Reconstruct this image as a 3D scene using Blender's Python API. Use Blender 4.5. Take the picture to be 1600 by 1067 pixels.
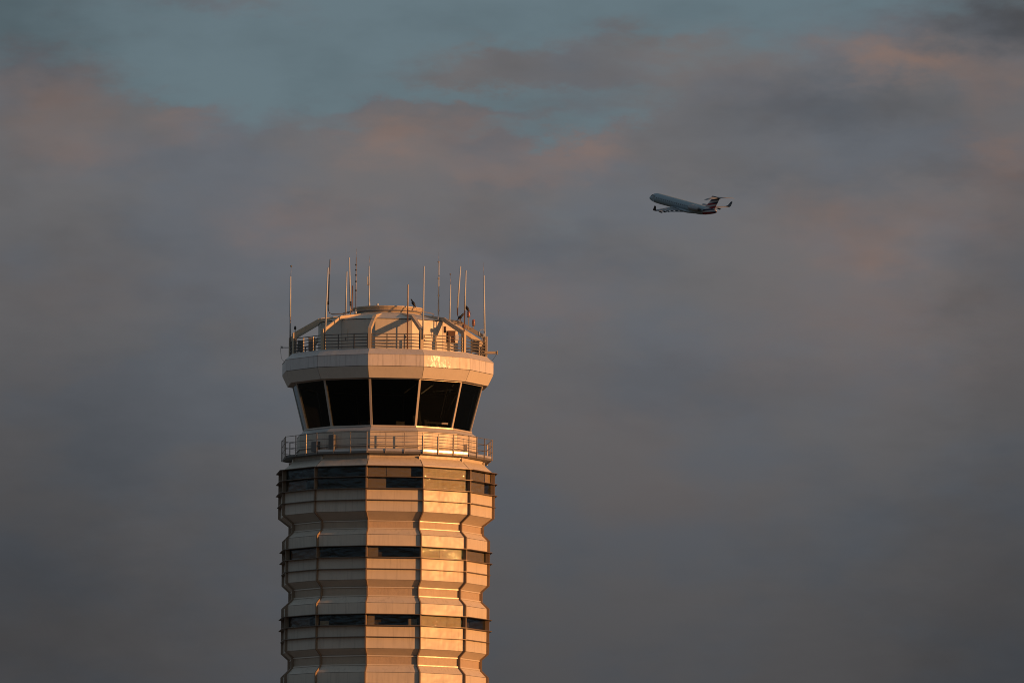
import bpy, bmesh, math, random
from mathutils import Vector, Matrix
random.seed(7)
R_ = math.radians
scene = bpy.context.scene
for o in list(bpy.data.objects): bpy.data.objects.remove(o)

# ------------------------------------------------------------------ camera
LENS, PITCH, ROLL, W, H = 300.0, 5.43, 0.0092, 1600.0, 1067.0
FPX = W * LENS / 36.0
CAMLOC = Vector((0, 0, 1.7))
CROT = (Matrix.Rotation(R_(90 + PITCH), 3, 'X') @ Matrix.Rotation(ROLL, 3, 'Z'))
cam = bpy.data.cameras.new('camera'); cam.lens = LENS; cam.sensor_width = 36
cam.clip_start = 1; cam.clip_end = 60000
camo = bpy.data.objects.new('camera', cam); scene.collection.objects.link(camo)
camo.location = CAMLOC; camo.rotation_euler = CROT.to_euler()
scene.camera = camo
scene.render.resolution_x, scene.render.resolution_y = 1024, 682

# ------------------------------------------------------------------ exposure
vs = scene.view_settings
vs.view_transform = 'Standard'; vs.look = 'None'; vs.gamma = 1; vs.use_curve_mapping = False
EXPO = 0.3
vs.exposure = EXPO
K = 1 / 2 ** EXPO

# ------------------------------------------------------------------ sun
SUN_AZ, SUN_EL = 67.2, 5.4            # degrees to the right of the tower-to-camera direction
TH = R_(SUN_AZ)
SUNV = Vector((math.sin(TH) * math.cos(R_(SUN_EL)), -math.cos(TH) * math.cos(R_(SUN_EL)), math.sin(R_(SUN_EL))))
sl = bpy.data.lights.new('sun', 'SUN'); sl.energy = 3.7; sl.angle = R_(0.5); sl.color = (1.0, 0.405, 0.122)
so = bpy.data.objects.new('sun', sl); scene.collection.objects.link(so)
so.rotation_euler = (-SUNV).to_track_quat('-Z', 'Y').to_euler(); so.location = (200, -100, 120)

# ------------------------------------------------------------------ world: dusk sky with cloud layers
world = bpy.data.worlds.new('World'); scene.world = world; world.use_nodes = True
wt = world.node_tree; wt.nodes.clear()

class E:
    """small expression helper for shader math nodes"""
    def __init__(s, t, sock): s.t, s.s = t, sock
    def _m(s, op, *a, clamp=False):
        n = s.t.nodes.new('ShaderNodeMath'); n.operation = op; n.use_clamp = clamp
        for i, v in enumerate((s,) + a):
            if isinstance(v, E): s.t.links.new(v.s, n.inputs[i])
            else: n.inputs[i].default_value = v
        return E(s.t, n.outputs[0])
    def __add__(s, o): return s._m('ADD', o)
    __radd__ = __add__
    def __sub__(s, o): return s._m('SUBTRACT', o)
    def __rsub__(s, o): return (s * -1.0) + o
    def __mul__(s, o): return s._m('MULTIPLY', o)
    __rmul__ = __mul__
    def clamp(s): return s._m('ADD', 0.0, clamp=True)
    def exp(s): return s._m('EXPONENT')
    def smooth(s, a, b, lo=0.0, hi=1.0):
        n = s.t.nodes.new('ShaderNodeMapRange'); n.interpolation_type = 'SMOOTHSTEP'
        s.t.links.new(s.s, n.inputs[0])
        for i, v in enumerate((a, b, lo, hi)): n.inputs[1 + i].default_value = v
        return E(s.t, n.outputs[0])

def vnoise(t, vec, scale, detail=4, rough=0.55, dims='3D'):
    n = t.nodes.new('ShaderNodeTexNoise'); n.noise_dimensions = dims
    n.inputs['Scale'].default_value = scale; n.inputs['Detail'].default_value = detail
    n.inputs['Roughness'].default_value = rough
    if vec is not None: t.links.new(vec, n.inputs['Vector'])
    return E(t, n.outputs['Fac'])

def vmix(t, fac, a, b):
    n = t.nodes.new('ShaderNodeMix'); n.data_type = 'RGBA'
    for v, i in ((fac, 0), (a, 6), (b, 7)):
        if isinstance(v, E): t.links.new(v.s, n.inputs[i])
        elif isinstance(v, bpy.types.NodeSocket): t.links.new(v, n.inputs[i])
        elif isinstance(v, (int, float)): n.inputs[i].default_value = v
        else: n.inputs[i].default_value = (*v, 1)
    return n.outputs[2]

tc = wt.nodes.new('ShaderNodeTexCoord'); DIR = tc.outputs['Generated']
sep = wt.nodes.new('ShaderNodeSeparateXYZ'); wt.links.new(DIR, sep.inputs[0])
dx, dy_, dz = (E(wt, sep.outputs[i]) for i in range(3))
PD = FPX                                     # cloud layout unit: 1/13333 rad
az = dx._m('ARCTAN2', dy_) * PD
el = (dz._m('ARCSINE') - R_(PITCH)) * PD
st = wt.nodes.new('ShaderNodeVectorMath'); st.operation = 'MULTIPLY'
wt.links.new(DIR, st.inputs[0]); st.inputs[1].default_value = (1, 1, 2.1)
SV = st.outputs[0]
nA, nB = vnoise(wt, SV, 60, 2), vnoise(wt, SV, 170, 5, 0.58)
off = wt.nodes.new('ShaderNodeVectorMath'); off.operation = 'ADD'
wt.links.new(SV, off.inputs[0]); off.inputs[1].default_value = (3.1, 1.7, 5.3)
nC, nD = vnoise(wt, off.outputs[0], 70, 2), vnoise(wt, off.outputs[0], 190, 5, 0.58)
U = az + (nA - 0.5) * 130 + (nB - 0.5) * 150
V = el + (nC - 0.5) * 60 + (nD - 0.5) * 90
def blob(px, py, sx, sy, a=1.0, tilt=0.0):
    u = (U - (px - 800)) * (1.0 / sx)
    v = (V - (533 - py) + (U - (px - 800)) * tilt) * (1.0 / sy)
    return ((u * u + v * v) * -1.0).exp() * a
def total(l):
    r = blob(*l[0])
    for b in l[1:]: r = r + blob(*b)
    return r
veil = vnoise(wt, SV, 90, 5, 0.55)
streakv = wt.nodes.new('ShaderNodeVectorMath'); streakv.operation = 'MULTIPLY'
wt.links.new(DIR, streakv.inputs[0]); streakv.inputs[1].default_value = (1, 1, 4.5)
wisp = vnoise(wt, streakv.outputs[0], 150, 6, 0.6)
# blue-green gaps above the cloud bank
clear = V.smooth(300, 392) + total([(860, 203, 110, 20, .5), (1000, 190, 90, 18, .35), (1290, 234, 150, 13, .32), (845, 335, 80, 40, .22), (560, 205, 200, 14, .25), (1150, 225, 60, 22, .25),
    (45, 140, 125, 62, -1.3), (110, 215, 120, 30, -.6), (285, 176, 70, 22, -.6), (840, 108, 190, 33, -1.0), (700, 128, 90, 16, -.4), (330, 6, 170, 20, -.55), (1000, 62, 130, 24, -.55),
    (1330, 150, 290, 100, -.92), (1560, 100, 190, 130, -1.0), (1130, 165, 140, 60, -.55), (700, 178, 120, 16, -.6), (620, 186, 80, 20, -.5)])
big = vnoise(wt, SV, 9, 4)
clear = (clear - el.smooth(520, 1000) * big.smooth(.42, .6) * .9 - (veil - .5) * .55 - (wisp - .5) * .5).smooth(.12, .95)
# low sun catching cloud edges
pink = total([(50, 160, 95, 50, .5), (110, 240, 110, 32, .36), (285, 192, 60, 26, .42), (605, 222, 70, 36, .62), (730, 200, 70, 24, .42),
              (885, 232, 75, 26, .66, .1), (780, 262, 150, 22, .35), (1410, 92, 105, 30, .95, .08), (1570, 125, 60, 45, .5), (1580, 235, 60, 40, .62), (1540, 320, 100, 60, .42),
              (1340, 365, 120, 60, .55), (1390, 408, 50, 24, .28), (470, 350, 110, 55, .36), (860, 465, 90, 55, .33), (1450, 470, 220, 70, .30),
              (1340, 560, 260, 70, .2), (560, 375, 120, 50, .18), (150, 460, 200, 60, .1), (880, 640, 150, 60, .16), (1000, 760, 200, 80, .12)])
pk = vnoise(wt, off.outputs[0], 40, 4, 0.5)
pink = (pink * veil.smooth(.3, .7, .6, 1.25) + el.smooth(-200, 150) * pk.smooth(.52, .72) * 0.16).clamp()
shade_vignette = total([(1310, 170, 230, 50, .20), (1500, 260, 130, 30, .12), (1130, 262, 160, 36, .10), (1590, 25, 150, 65, .42), (0, 40, 170, 130, .30), (60, 620, 260, 330, .20),
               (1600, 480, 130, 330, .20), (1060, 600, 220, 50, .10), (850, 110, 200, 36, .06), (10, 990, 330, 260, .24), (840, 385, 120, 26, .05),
               (1600, 1000, 280, 280, .27)])  # corner and edge blobs paint lens falloff into the sky colour
shade_vignette = (shade_vignette + (veil - .5) * .16 + (wisp - .5) * .05 + el.smooth(-150, 200) * vnoise(wt, off.outputs[0], 55, 4, .5).smooth(.42, .72) * 0.10).clamp()
blueish = (vnoise(wt, SV, 42, 4).smooth(.38, .66) + total([(1100, 590, 260, 60, .5), (840, 400, 150, 50, .4), (380, 260, 120, 30, .4), (1270, 205, 260, 60, .7), (250, 640, 250, 160, .35)])).clamp()
sky = wt.nodes.new('ShaderNodeTexSky'); sky.sky_type = 'NISHITA'; sky.sun_disc = False
sky.sun_elevation = R_(SUN_EL); sky.sun_rotation = R_(180 - SUN_AZ)
sky.air_density = 1.0; sky.dust_density = 1.2; sky.ozone_density = 1.0
sc = wt.nodes.new('ShaderNodeVectorMath'); sc.operation = 'SCALE'; sc.inputs['Scale'].default_value = 0.055
wt.links.new(sky.outputs[0], sc.inputs[0])
kc = lambda c: tuple(x * K for x in c)
cloud = vmix(wt, blueish, kc((.155, .152, .158)), kc((.137, .149, .170)))
cloud = vmix(wt, pink, cloud, kc((.238, .170, .148)))
low = el.smooth(-700, 330, .48, 1.0)
mul = wt.nodes.new('ShaderNodeVectorMath'); mul.operation = 'SCALE'
wt.links.new(cloud, mul.inputs[0]); wt.links.new((low * (1 - shade_vignette)).s, mul.inputs['Scale'])
clearcol = vmix(wt, 0.75, sc.outputs[0], kc((.134, .194, .240)))
cs = wt.nodes.new('ShaderNodeVectorMath'); cs.operation = 'SCALE'
wt.links.new(clearcol, cs.inputs[0]); wt.links.new((1 - shade_vignette).s, cs.inputs['Scale'])
# the glow around the low sun comes through the cloud sheet
glow = vmix(wt, 0.16, mul.outputs[0], sc.outputs[0])
skycol = vmix(wt, clear, mul.outputs[0], cs.outputs[0])
dsun = wt.nodes.new('ShaderNodeVectorMath'); dsun.operation = 'DOT_PRODUCT'
wt.links.new(DIR, dsun.inputs[0]); dsun.inputs[1].default_value = SUNV
near_sun = E(wt, dsun.outputs['Value']).smooth(0.55, 1.0, 0.0, 0.45)
skycol = vmix(wt, near_sun, skycol, sc.outputs[0])
bg = wt.nodes.new('ShaderNodeBackground'); wt.links.new(skycol, bg.inputs[0]); bg.inputs[1].default_value = 1.0
wo = wt.nodes.new('ShaderNodeOutputWorld'); wt.links.new(bg.outputs[0], wo.inputs[0])

# ------------------------------------------------------------------ projection helpers
def at(px, py, Y):
    d = CROT @ Vector(((px - W / 2) / FPX, (H / 2 - py) / FPX, -1))
    return CAMLOC + d * ((Y - CAMLOC.y) / d.y)
def row(p):
    q = CROT.transposed() @ (Vector(p) - CAMLOC)
    return H / 2 + FPX * q.y / q.z * 1.0 if False else H / 2 - FPX * q.y / -q.z
TD = 430.0
TC = at(604, 740, TD); TC.z = 0
PX = TD / FPX
YAW = math.atan2(-TC.x, TC.y)                  # turns local -Y towards the camera
TM = Matrix.Translation(TC) @ Matrix.Rotation(YAW, 4, 'Z')
def pol(r, deg, z): return Vector((r * math.sin(R_(deg)), -r * math.cos(R_(deg)), z))
def zv(y, rpx, th=-10.5):
    """height of a ring of radius rpx (in tower pixels) seen at image row y at angle th"""
    z0, z1 = 20.0, 50.0
    a, b = row(TM @ pol(rpx * PX, th, z0)), row(TM @ pol(rpx * PX, th, z1))
    for _ in range(4):
        z = z0 + (y - a) / (b - a) * (z1 - z0)
        z0, z1 = z, z + 0.5
        a, b = row(TM @ pol(rpx * PX, th, z0)), row(TM @ pol(rpx * PX, th, z1))
    return z0

# ------------------------------------------------------------------ materials
def lk(t, a, b): t.links.new(a.s if isinstance(a, E) else a, b)
def mat(name, base, rough=.5, metal=0., var=.08, streak=0., bump=0., bscale=2., rvar=.08, fine=0., coat=0., coatr=.15, spec=.5, objc=False):
    m = bpy.data.materials.new(name); m.use_nodes = True; t = m.node_tree
    p = t.nodes['Principled BSDF']
    if objc:
        g = t.nodes.new('ShaderNodeTexCoord').outputs['Object']
    else:
        g = t.nodes.new('ShaderNodeNewGeometry').outputs['Position']
    n1 = vnoise(t, g, 1.7, 5, .6)
    oi = t.nodes.new('ShaderNodeObjectInfo'); rnd = E(t, oi.outputs['Random'])
    f = 1 + (n1 - .5) * (var * 3) + (rnd - .5) * var
    if streak:
        mp = t.nodes.new('ShaderNodeVectorMath'); mp.operation = 'MULTIPLY'; t.links.new(g, mp.inputs[0]); mp.inputs[1].default_value = (7, 7, .5)
        s = vnoise(t, mp.outputs[0], 1, 4, .6).smooth(.48, .72)
        f = f * (1 - s * streak)
    sc = t.nodes.new('ShaderNodeVectorMath'); sc.operation = 'SCALE'; sc.inputs[0].default_value = base; lk(t, f, sc.inputs['Scale'])
    t.links.new(sc.outputs[0], p.inputs['Base Color'])
    lk(t, (vnoise(t, g, 3.1, 4) - .5) * (rvar * 4) + rough, p.inputs['Roughness'])
    p.inputs['Metallic'].default_value = metal; p.inputs['Specular IOR Level'].default_value = spec
    p.inputs['Coat Weight'].default_value = coat; p.inputs['Coat Roughness'].default_value = coatr
    if bump or fine:
        h = vnoise(t, g, bscale, 2) * 1.0
        if fine:
            mp = t.nodes.new('ShaderNodeVectorMath'); mp.operation = 'MULTIPLY'; t.links.new(g, mp.inputs[0]); mp.inputs[1].default_value = (1, 1, 1)
            h = h + vnoise(t, g, 26, 3) * fine
        b = t.nodes.new('ShaderNodeBump'); b.inputs['Strength'].default_value = 1; b.inputs['Distance'].default_value = bump
        lk(t, h, b.inputs['Height']); t.links.new(b.outputs[0], p.inputs['Normal'])
        t.links.new(b.outputs[0], p.inputs['Coat Normal'])
    return m
M = {}
M['panel'] = mat('painted_panel', (.60, .55, .48), .55, .0, .055, .15, .03, 1.0, .05, .02, .06, .2, .2)
M['soffit'] = mat('soffit_panel', (.50, .44, .37), .5, 0, .05, .06, .02, 1.3, .05)
M['trim'] = mat('aluminium_trim', (.62, .57, .50), .42, .1, .05, 0, .01, 2)
M['vent'] = mat('vent_panel', (.44, .36, .28), .55, 0, .06, .1, .02, 3, .05, .5)
M['fin'] = mat('bronze_fin', (.24, .18, .13), .5, .0, .06, 0, 0)
M['shade_blade'] = mat('sunshade_blade', (.15, .115, .09), .45, .1, .06, 0, 0)
M['bevel'] = mat('lower_fascia_panel', (.64, .60, .54), .5, 0, .04, .06, .02, 1.0, .05)
M['fascia'] = mat('fascia_panel', (.68, .65, .645), .5, 0, .06, .26, .03, 1.2, .06, .03)
M['cap'] = mat('cap_flashing', (.58, .56, .54), .45, .1, .06, .1, .015, 1.5)
M['frame'] = mat('window_frame', (.55, .50, .45), .42, .15, .05)
M['strut'] = mat('painted_strut', (.52, .44, .33), .5, 0, .07, .1)
M['rail'] = mat('rail_steel', (.17, .165, .16), .5, .2, .08)
M['post'] = mat('railing_post', (.34, .30, .27), .5, .1, .08)
M['toe'] = mat('bare_toe_plate', (.62, .61, .60), .36, .5, .06, 0, .012, 2.5, .08)
M['pent'] = mat('penthouse_wall', (.62, .595, .53), .5, 0, .05, .08, .015, 1.3)
M['white'] = mat('white_fibreglass', (.52, .58, .64), .45, 0, .05)
M['bright'] = mat('white_enamel', (.88, .88, .88), .4, 0, .02)
M['pipe'] = mat('galvanised_pipe', (.30, .28, .27), .45, .4, .1)
M['rust'] = mat('brown_pipe', (.16, .085, .055), .6, .1, .12)
M['dark'] = mat('dark_plastic', (.025, .025, .028), .45)
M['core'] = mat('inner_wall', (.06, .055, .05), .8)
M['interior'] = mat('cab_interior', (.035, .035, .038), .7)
M['console'] = mat('console', (.14, .14, .14), .5)
M['blind'] = mat('window_blind', (.55, .46, .35), .75, 0, .06, .2)
M['reflection_brown'] = mat('painted_reflection', (.17, .085, .05), .7, 0, .45)  # brown window reflection painted onto panels behind the glass
M['blind_dark'] = mat('mesh_blind', (.27, .245, .20), .75, 0, .06, .1)
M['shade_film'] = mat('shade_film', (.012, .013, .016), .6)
M['ground'] = mat('airfield_ground', (.055, .058, .042), .9, 0, .2)
M['apron'] = mat('apron_concrete', (.16, .155, .15), .85, 0, .1)
M['bird'] = mat('crow_feather', (.008, .008, .010), .5)
M['cabinet'] = mat('brown_cabinet', (.17, .10, .07), .55)
M['grey'] = mat('grey_equipment', (.15, .15, .15), .55, 0, .1)
M['roofing'] = mat('roof_membrane', (.30, .28, .26), .85, 0, .1)

def redlens():
    m = mat('red_lens', (.42, .13, .10), .35, 0, .05); m.node_tree.nodes['Principled BSDF'].inputs['Coat Weight'].default_value = .6
    return m
M['red'] = redlens()

def glass(name, tint, wav=0.0, wscale=1.5, ior=1.55, rough=.01, gain=1.0):
    m = bpy.data.materials.new(name); m.use_nodes = True; t = m.node_tree; t.nodes.clear()
    g = t.nodes.new('ShaderNodeNewGeometry').outputs['Position']
    fr = t.nodes.new('ShaderNodeFresnel'); fr.inputs['IOR'].default_value = ior
    gl = t.nodes.new('ShaderNodeBsdfGlossy'); gl.inputs['Roughness'].default_value = rough; gl.inputs['Color'].default_value = (gain * .70, gain * .88, gain, 1)
    tr = t.nodes.new('ShaderNodeBsdfTransparent'); tr.inputs['Color'].default_value = (*tint, 1)
    if wav:
        mp = t.nodes.new('ShaderNodeVectorMath'); mp.operation = 'MULTIPLY'; t.links.new(g, mp.inputs[0]); mp.inputs[1].default_value = (1, 1, 1.6)
        b = t.nodes.new('ShaderNodeBump'); b.inputs['Strength'].default_value = 1; b.inputs['Distance'].default_value = wav
        lk(t, vnoise(t, mp.outputs[0], wscale, 3, .5), b.inputs['Height']); t.links.new(b.outputs[0], gl.inputs['Normal'])
    mx = t.nodes.new('ShaderNodeMixShader'); lk(t, E(t, fr.outputs[0]) * (1 - E(t, [n for n in t.nodes if n.bl_idname == 'ShaderNodeNewGeometry'][0].outputs['Backfacing'])), mx.inputs[0]); t.links.new(tr.outputs[0], mx.inputs[1]); t.links.new(gl.outputs[0], mx.inputs[2])
    o = t.nodes.new('ShaderNodeOutputMaterial'); t.links.new(mx.outputs[0], o.inputs[0])
    return m
M['glass'] = glass('office_glass', (.85, .84, .80), .03, 2.6, 1.6, rough=.004)
M['cabglass'] = glass('cab_glass', (.48, .50, .50), .004, 1.2, 1.5)

# peeling fascia: curled flakes of bright bare metal foil on the sunlit panel
def peel():
    m = mat('peeling_fascia', (.68, .64, .60), .5, 0, .06, .25, .02, 1.2)
    t = m.node_tree; p = t.nodes['Principled BSDF']; out = t.nodes['Material Output']
    g = t.nodes.new('ShaderNodeTexCoord').outputs['Object']
    s = t.nodes.new('ShaderNodeSeparateXYZ'); t.links.new(g, s.inputs[0])
    x = E(t, s.outputs[0])
    env = x.smooth(-1.3, -1.05) * x.smooth(.0, .35, 1, 0)
    st_v = t.nodes.new('ShaderNodeVectorMath'); st_v.operation = 'MULTIPLY'; t.links.new(g, st_v.inputs[0]); st_v.inputs[1].default_value = (5.5, 5.5, 2.0)
    mask = (vnoise(t, st_v.outputs[0], 1.0, 5, .65).smooth(.46, .54) * env * .7).clamp()
    p2 = t.nodes.new('ShaderNodeBsdfPrincipled'); p2.inputs['Base Color'].default_value = (.86, .88, .88, 1); p2.inputs['Metallic'].default_value = .3
    p2.inputs['Roughness'].default_value = .36
    b = t.nodes.new('ShaderNodeBump'); b.inputs['Distance'].default_value = .06; lk(t, vnoise(t, g, 7, 3), b.inputs['Height']); t.links.new(b.outputs[0], p2.inputs['Normal'])
    mx = t.nodes.new('ShaderNodeMixShader'); lk(t, mask, mx.inputs[0]); t.links.new(p.outputs[0], mx.inputs[1]); t.links.new(p2.outputs[0], mx.inputs[2])
    t.links.new(mx.outputs[0], out.inputs[0])
    return m
M['peel'] = peel()

# ------------------------------------------------------------------ object helpers
COL = scene.collection
def link(name, mesh, m=None, parent=None):
    o = bpy.data.objects.new(name, mesh); COL.objects.link(o)
    if m is not None and mesh is not None and not mesh.materials: mesh.materials.append(M[m] if isinstance(m, str) else m)
    if parent: o.parent = parent
    return o
def empty(name, loc=(0, 0, 0), parent=None):
    o = bpy.data.objects.new(name, None); COL.objects.link(o); o.location = loc; o.empty_display_size = .3
    if parent: o.parent = parent
    return o
def tag(o, label=None, cat=None, group=None, kind=None):
    if label: o['label'] = label
    if cat: o['category'] = cat
    if group: o['group'] = group
    if kind: o['kind'] = kind
    return o
def mesh_from(name, v, f, smooth=False):
    me = bpy.data.meshes.new(name); me.from_pydata([tuple(x) for x in v], [], f)
    bm = bmesh.new(); bm.from_mesh(me); bmesh.ops.recalc_face_normals(bm, faces=bm.faces); bm.to_mesh(me); bm.free()
    if smooth:
        for p in me.polygons: p.use_smooth = True
    return me
class MB:
    def __init__(s): s.v, s.f = [], []
    def add(s, v, f):
        n = len(s.v); s.v += [Vector(x) for x in v]; s.f += [tuple(i + n for i in q) for q in f]; return s
    def box(s, c, d, rot=None):
        c = Vector(c); q = []
        for z in (-.5, .5):
            for x, y in ((-.5, -.5), (.5, -.5), (.5, .5), (-.5, .5)):
                w = Vector((x * d[0], y * d[1], z * d[2])); q.append(c + (rot @ w if rot else w))
        return s.add(q, [(3, 2, 1, 0), (4, 5, 6, 7), (0, 1, 5, 4), (1, 2, 6, 5), (2, 3, 7, 6), (3, 0, 4, 7)])
    def tube(s, pts, rad, n=8):
        pts = [Vector(p) for p in pts]; rad = rad if isinstance(rad, (list, tuple)) else [rad] * len(pts)
        rings = []
        for i, p in enumerate(pts):
            d = (pts[min(i + 1, len(pts) - 1)] - pts[max(i - 1, 0)]).normalized()
            a = d.orthogonal() if abs(d.z) < .9 else d.cross(Vector((0, 1, 0)))
            a.normalize(); b = d.cross(a)
            rings.append([p + (a * math.cos(2 * math.pi * k / n) + b * math.sin(2 * math.pi * k / n)) * rad[i] for k in range(n)])
        v = [x for r in rings for x in r]
        f = [(i * n + k, i * n + (k + 1) % n, (i + 1) * n + (k + 1) % n, (i + 1) * n + k) for i in range(len(pts) - 1) for k in range(n)]
        f += [tuple(range(n))[::-1], tuple((len(pts) - 1) * n + k for k in range(n))]
        return s.add(v, f)
    def lathe(s, prof, n=12, ph=0., closed=False):
        v = []
        for r, z in prof: v += [pol(r, ph + 360 * k / n, z) for k in range(n)]
        L = len(prof)
        f = [(i * n + k, i * n + (k + 1) % n, ((i + 1) % L) * n + (k + 1) % n, ((i + 1) % L) * n + k) for i in range(L if closed else L - 1) for k in range(n)]
        if not closed: f += [tuple(range(n))[::-1], tuple((L - 1) * n + k for k in range(n))]
        return s.add(v, f)
    def facet(s, sec, deg=0., half=15., gap=0.):
        """prism over one face of the polygonal tower; sec = closed section of (vertex radius, z)"""
        L = len(sec); rot = Matrix.Rotation(R_(deg), 3, 'Z'); v = []
        for sg in (-1, 1):
            for r, z in sec: v.append(rot @ Vector((sg * (r * math.sin(R_(half)) - gap), -r * math.cos(R_(half)), z)))
        f = [(i, (i + 1) % L, L + (i + 1) % L, L + i) for i in range(L)] + [tuple(range(L)), tuple(range(2 * L - 1, L - 1, -1))]
        return s.add(v, f)
    def mesh(s, name, smooth=False): return mesh_from(name, s.v, s.f, smooth)
    def build(s, name, m, parent=None, smooth=False): return link(name, s.mesh(name, smooth), m, parent)

FACE0, STEP = 4.5, 30.0
VIS = range(-3, 4)                      # faces that can be seen
REAR = range(4, 9)
def fdeg(k): return FACE0 + STEP * k
def vdeg(k): return FACE0 - 15 + STEP * k
def sec(r0, z0, r1, z1, t=.06): return [(r0, z0), (r1, z1), (r1 - t, z1), (r0 - t, z0)]

# ------------------------------------------------------------------ ground
g = MB(); g.add([(-30000, -30000, 0), (30000, -30000, 0), (30000, 30000, 0), (-30000, 30000, 0)], [(0, 1, 2, 3)])
tag(g.build('ground', 'ground'), kind='structure')
g = MB(); g.add([(TC.x - 45, TC.y - 40, .004), (TC.x + 45, TC.y - 40, .004), (TC.x + 45, TC.y + 40, .004), (TC.x - 45, TC.y + 40, .004)], [(0, 1, 2, 3)])
tag(g.build('pavement', 'apron'), kind='structure')

# ------------------------------------------------------------------ the tower
tower = empty('control_tower', TC); tower.rotation_euler = (0, 0, YAW)
tag(tower, 'tall twelve-sided airport control tower with banded tan panels and dark glazed cab', 'control tower')
P = PX
rear_rest = {}
def ring(name, m, section, parent, gap=.022, faces=VIS, rear=None, over=None):
    """one shared mesh, one object for each visible face; hidden faces go into the rear collector"""
    me = MB().facet(section, 0, 15, gap).mesh(name)
    me.materials.append(M[m])
    out = []
    for k in faces:
        mk = me
        if over and k in over: mk = me.copy(); mk.materials.clear(); mk.materials.append(M[over[k]])
        o = link(name, mk, None, parent); o.rotation_euler = (0, 0, R_(fdeg(k))); out.append(o)
    if rear is not None:
        for k in REAR: rear.setdefault(m, MB()).facet(section, fdeg(k), 15, gap)
    return out
def flush_rear(rear, parent):
    for m, b in rear.items(): tag(b.build('rear_cladding', m, parent), kind='stuff')

def fin_ring(parent, prof, d=.13, t=.06, m='fin'):
    """upright fin that follows the folded wall, one at every corner"""
    L = len(prof); v = []
    for sx in (-t / 2, t / 2):
        for r, z in prof: v.append((sx, -(r + d), z))
        for r, z in prof: v.append((sx, -(r - .09), z))
    f = []
    for i in range(L - 1):
        f += [(i, i + 1, L + i + 1, L + i), (2 * L + i, 3 * L + i, 3 * L + i + 1, 2 * L + i + 1), (i, 2 * L + i, 2 * L + i + 1, i + 1),
              (L + i, L + i + 1, 3 * L + i + 1, 3 * L + i)]
    f += [(0, L, 3 * L, 2 * L), (L - 1, 3 * L - 1, 4 * L - 1, 2 * L - 1)]
    me = mesh_from('fin', v, f); me.materials.append(M[m])
    for k in range(-3, 9):
        o = link('fin', me, None, parent); o.rotation_euler = (0, 0, R_(vdeg(k)))

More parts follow.
